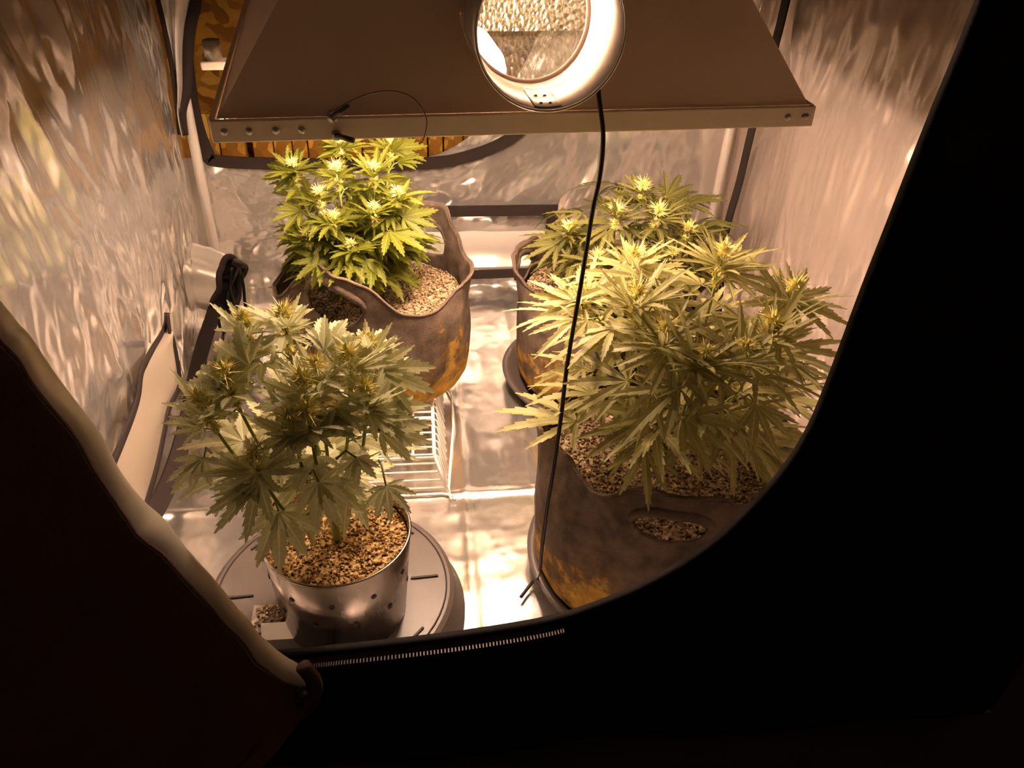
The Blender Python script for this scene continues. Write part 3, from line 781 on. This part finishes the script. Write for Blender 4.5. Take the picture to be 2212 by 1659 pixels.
def bud_mesh(name, seed):
    rnd = random.Random(seed); mb = MB()
    # calyx cluster
    for k in range(16):
        h = rnd.random(); a = rnd.random()*6.283; rr = .34*(1-h*.7)
        c = Vector((rr*math.cos(a), rr*math.sin(a), -.35+h*.8)); s = rnd.uniform(.16, .26)
        mb.add([c+Vector((s*.6,0,0)), c+Vector((-s*.6,0,0)), c+Vector((0,s*.6,0)), c+Vector((0,-s*.6,0)), c+Vector((rr*.3*math.cos(a), rr*.3*math.sin(a), s*1.2)), c+Vector((0,0,-s*.7))],
               [(0,2,4),(2,1,4),(1,3,4),(3,0,4),(2,0,5),(1,2,5),(3,1,5),(0,3,5)], 0)
    for k in range(60):
        d = Vector((rnd.gauss(0,.7), rnd.gauss(0,.7), rnd.uniform(-.1, 1.2))).normalized()
        st = Vector((d.x*.2, d.y*.2, rnd.uniform(-.3, .35))); L = rnd.uniform(.5, .95)
        u = d.orthogonal().normalized()*.04; w = d.cross(u.normalized())*.04
        mid = st+d*L*.6; tipp = st+d*L+Vector((0,0,rnd.uniform(-.1,.12)))
        mb.add([st+u, st-u*.5+w*.87, st-u*.5-w*.87, tipp], [(0,1,3),(1,2,3),(2,0,3)], 1)
    me = mb.mesh(name); me.materials.append(M['calyx']); me.materials.append(M['pistil']); return me
BUDS = [bud_mesh('bud', 100+k) for k in range(4)]
def frame(pos, d, up, s):
    x = d.normalized(); z = up-x*up.dot(x)
    if z.length < 1e-3: z = x.orthogonal()
    z.normalize(); y = z.cross(x)
    m = Matrix((x*s, y*s, z*s)).transposed().to_4x4(); m.translation = pos; return m

def plant(label, base, top_frac, buds, lm, leaf_len, wmax, seed, manual=(), node_gap=.034, curl=.28, extra=(), group='flowering potted plants', shell=None, nshell=0, bud_s=.011, sparse=.15, up_=0, zmin=-.55, tipmin=-.02, bud_up=.013):
    rnd = random.Random(seed)
    e = empty('leafy_plant', base, label, 'plant', group)
    B = Vector(base)
    big = [leaf_mesh('leaf', seed*31+k, 7 if k % 3 else 5, wmax*rnd.uniform(.9,1.1), curl*rnd.uniform(.6,1.6), lm, rnd.uniform(.9,1.1)) for k in range(8)]
    small = [leaf_mesh('leaf', seed*57+k, 3 if k % 2 else 5, wmax*.85, curl*rnd.uniform(.3,1.0), lm, rnd.uniform(.75,1.0)) for k in range(6)]
    flat = [leaf_mesh('leaf', seed*91+k, 7, wmax*rnd.uniform(.95,1.1), .10, lm, rnd.uniform(.95,1.1)) for k in range(4)]
    leaves = []
    def add_leaf(me, m, force=False):
        if force or (m @ Vector((1,0,-.2))).z > tipmin: leaves.append((me, m))
    top = Vector((0,0,0))
    for b in buds: top += Vector(b)
    top /= len(buds); top.z = max(b[2] for b in buds)
    ms = spline([Vector((0,0,-.02)), (top-B)*.35+Vector((.004,.003,0)), (top-B)*.75], 6)
    stem = MB(); stem.tube(ms, [.006-.0028*i/(len(ms)-1) for i in range(len(ms))], 8); stem.build('main_stem', M['stem'], e)
    def fan(pos, node, d, s, me, roll=0, petmb=None):
        d = d.normalized(); up = Vector((rnd.uniform(-.2,.3), rnd.uniform(-.2,.2), 1))
        add_leaf(me, frame(pos, d, up, s))
        if petmb is not None: petmb.tube([node, node.lerp(pos, .55)+Vector((0,0,.004)), pos], [.0013,.001,.0009], 5, cap=False)
    tips = [(Vector(b)-B, True) for b in buds]+[(Vector(b)-B, False) for b in extra]
    for T, isbud in tips:
        hz_ = min(.8, max(.12, T.z/max(.05, (top-B).z)*.55)) * rnd.uniform(.6, 1.0)
        i0 = int(hz_*(len(ms)-1)); S0 = ms[i0]
        mid = S0.lerp(T, .5); out = Vector((T.x-S0.x, T.y-S0.y, 0)); mid += out*.16 - Vector((0,0,.02))
        br = spline([S0, mid, T], 8); pm = MB()
        pm.tube(br, [.003-.0014*i/(len(br)-1) for i in range(len(br))], 6)
        L = sum((br[i+1]-br[i]).length for i in range(len(br)-1)); nn = max(3, int(L/node_gap)); phase = rnd.random()*6.283
        for k in range(nn):
            t = .30+.54*k/(nn-1); p = br[min(len(br)-1, int(t*(len(br)-1)))]
            for s_ in (0, math.pi):
                if rnd.random() < (.5 if t < .5 else sparse): continue
                a = phase+k*1.9+s_+rnd.uniform(-.4,.4); el = R(rnd.uniform(-10, 32) + 14*(t-.6)*2)
                d = Vector((math.cos(a)*math.cos(el), math.sin(a)*math.cos(el), math.sin(el)))
                d = (d+out.normalized()*.45 if out.length > 1e-4 else d).normalized()
                pl = rnd.uniform(.02,.045)*(1.15-.6*t)*leaf_len/.08; pos = p+(d+Vector((0,0,.35))).normalized()*pl
                sz = leaf_len*rnd.uniform(.7,1.05)*(1.0-.35*max(0,(t-.6)/.4))
                dd = Vector((d.x, d.y, d.z-rnd.uniform(.0,.4)+up_))
                fan(pos, p, dd, sz, rnd.choice(big), 0, pm)
        if isbud:
            # rosette of narrow young leaves under the bud
            nr_ = rnd.randint(7, 9)
            for k in range(nr_):
                a = phase+k*2.4; el = R(rnd.uniform(8, 58)); d = Vector((math.cos(a)*math.cos(el), math.sin(a)*math.cos(el), math.sin(el)))
                fan(T+d*.006-Vector((0,0,.012*rnd.random())), T, d, leaf_len*rnd.uniform(.42,.8), rnd.choice(small), 0, None)
        pm.build('branch', M['stem'], e)
        if isbud:
            for q in range(3):
                o = bpy.data.objects.new('bud', BUDS[rnd.randint(0, 3)])
                s = bud_s*(1.75-.4*q)*rnd.uniform(.85,1.15); c = T.lerp(br[-3], q*.55) if q else T+Vector((0,-.004,bud_up))
                o.matrix_local = frame(c, Vector((math.cos(q*2+phase), math.sin(q*2+phase), .1)), Vector((0,0,1)), s); link(o, e)
    # leaves measured one by one
    for hub, tipp, nv in manual:
        h = Vector(hub)-B; t_ = Vector(tipp)-B; d = t_-h
        me = rnd.choice(flat)
        up = Vector(nv); add_leaf(me, frame(h, d, up, d.length*1.02), True)
        near = min((b for b, _ in tips), key=lambda b: (b-h).length); src = h.lerp(near, .5)+Vector((0,.01,-.03))
        MB().tube([src, src.lerp(h, .5)+Vector((0,0,.01)), h], [.0016,.0013,.0011], 5, cap=False).build('petiole', M['stem'], e)
    # leaves filling the canopy surface between the buds
    if shell:
        c, a_, h_ = shell
        for k in range(nshell):
            az = rnd.random()*6.283; z_ = rnd.uniform(zmin,.75); r_ = math.sqrt(1-z_*z_)
            p = Vector((c[0]+a_*r_*math.cos(az)*.92, c[1]+a_*r_*math.sin(az)*.92, c[2]+h_*z_*.9))-B
            el = R(rnd.uniform(-35, 20)+25*z_); a2 = az+rnd.uniform(-.6,.6)
            d = Vector((math.cos(a2)*math.cos(el), math.sin(a2)*math.cos(el), math.sin(el)))
            fan(p-d*leaf_len*.35, p, d, leaf_len*rnd.uniform(.75,1.05), rnd.choice(big))
    rnd.shuffle(leaves) if len(leaves) > 300 else None
    for me, m in leaves[-300:]:
        o = bpy.data.objects.new('leaf', me); o.matrix_local = m; link(o, e)
    print('plant', label[:20], len(leaves))
    return e
def dm(c, a, h, pts, sc=1.0): return [dome(x, y, c, a*sc, h*sc) for x, y in pts]

FLd = ((-.262,.205,.30), .155, .165)
fl_b = dm(*FLd, [(616,709),(800,771),(756,801),(688,820),(660,854),(794,869),(631,934),(533,721),(493,835),(441,894),(554,1013),(668,921)])
def man(dome_, lst, off=.0, drop=.02):
    out = []
    for (hx, hy), (tx, ty), nv in lst:
        h = dome(hx, hy, *dome_)
        # tip: same viewing depth as the hub, a little nearer the viewer when hanging
        dv = (h-CAM).dot(fwd); r_ = ray(tx, ty); t = CAM+r_*((dv-(drop if ty > hy+15 else -1.4*drop))/F)
        out.append((h, t, nv))
    return out
UPC = (.0,-.6,.8); UPR = (.4,-.5,.75); UPL = (-.4,-.5,.75); FRT = (0,-.85,.5)
fl_m = man(FLd, [((770,989),(775,1050),FRT), ((834,1050),(850,1125),FRT), ((688,1041),(722,1126),FRT), ((795,890),(925,865),UPC), ((815,800),(925,840),UPC),
                 ((800,775),(820,700),UPC), ((540,790),(420,800),UPL), ((440,990),(365,1060),UPL), ((560,1040),(470,1155),UPL), ((620,700),(610,645),UPC),
                 ((690,740),(735,690),UPC), ((700,760),(790,720),UPR), ((470,840),(385,828),UPL), ((820,930),(930,905),UPR), ((630,940),(590,990),FRT)], drop=.025)
fl_m += man(((-.262,.205,.24), .13, .12), [((602,1103),(606,1235),FRT)], drop=.03)
plant('sage green plant in the metal pot at front left', MC+Vector((.0,.0,.128)), .7, fl_b, M['leaf_fl'], .070, .15, 3, fl_m, node_gap=.055, sparse=.46, up_=.3, curl=.15, bud_s=.012, bud_up=.021)

BLd = ((-.225,.735,.365), .135, .14)
bl_b = dm(*BLd, [(735,318),(844,325),(632,369),(727,377),(809,375),(809,461),(690,430),(665,520),(760,540),(860,430),(720,480)])
bl_m = man(BLd, [((650,455),(585,475),UPL), ((870,470),(945,455),UPR), ((840,500),(915,540),UPR), ((690,560),(640,600),FRT), ((790,560),(770,620),FRT), ((735,320),(690,312),UPC), ((850,322),(920,318),UPC), ((880,610),(905,590),FRT), ((640,370),(580,350),UPL), ((740,545),(760,585),FRT)])
plant('lime green plant in the fabric pot on the wire stand', BLc+Vector((-.02,.0,.16)), .7, bl_b, M['leaf_bl'], .068, .14, 5, bl_m, shell=((-.225,.755,.34), .12, .11), nshell=45, tipmin=.05, sparse=.25, up_=.1, bud_s=.0082)

BRd = ((.285,.80,.30), .175, .115)
br_b = dm(*BRd, [(1386,416),(1228,505),(1485,508),(1288,566),(1330,470),(1420,470),(1450,560)])
br_m = man(BRd, [((1440,425),(1500,400),UPR), ((1230,505),(1160,515),UPL), ((1380,415),(1370,370),UPC), ((1450,440),(1500,470),UPR), ((1340,440),(1300,420),UPL)])
plant('olive plant at back right below the bright reflection', BRc+Vector((0,0,.187)), .7, br_b, M['leaf_br'], .085, .10, 8, br_m, shell=BRd, nshell=40, sparse=.2, bud_s=.011)

FRd = ((.215,.275,.30), .19, .175)
fr_b = dm(*FRd, [(1366,575),(1556,571),(1707,647),(1257,655),(1434,738),(1601,778),(1659,729),(1514,792),(1369,662)])
fr_m = man(FRd, [((1406,842),(1391,954),FRT), ((1357,823),(1215,829),UPL), ((1446,772),(1520,875),FRT), ((1475,899),(1590,985),FRT), ((1632,874),(1680,985),FRT),
                 ((1440,745),(1300,690),UPC), ((1434,740),(1470,660),UPC), ((1366,580),(1350,520),UPC), ((1366,580),(1490,610),UPR), ((1385,600),(1250,640),UPL),
                 ((1556,575),(1600,525),UPR), ((1556,575),(1530,505),UPC), ((1570,590),(1690,640),UPR), ((1707,650),(1795,620),UPR), ((1707,650),(1840,705),UPR), ((1707,650),(1580,660),UPL),
                 ((1257,658),(1140,635),UPL), ((1257,658),(1205,595),UPC), ((1245,690),(1165,760),UPL), ((1270,690),(1265,760),FRT), ((1500,790),(1640,810),UPR),
                 ((1600,690),(1560,760),FRT), ((1430,650),(1520,660),UPR), ((1700,780),(1770,830),UPR), ((1680,720),(1690,800),FRT), ((1440,760),(1350,790),UPL)], drop=.03)
fr_m += man(((.2,.25,.25), .15, .13), [((1391,968),(1395,1090),FRT), ((1400,900),(1290,930),UPL)], drop=.03)
plant('broad pale olive plant in the front right fabric pot', FRc+Vector((0,0,.192)), .7, fr_b, M['leaf_fr'], .112, .080, 9, fr_m, shell=((.21,.26,.27), .19, .16), nshell=28, zmin=-.05, tipmin=.075, bud_s=.0125, bud_up=.02, node_gap=.05, sparse=.3, up_=.1)
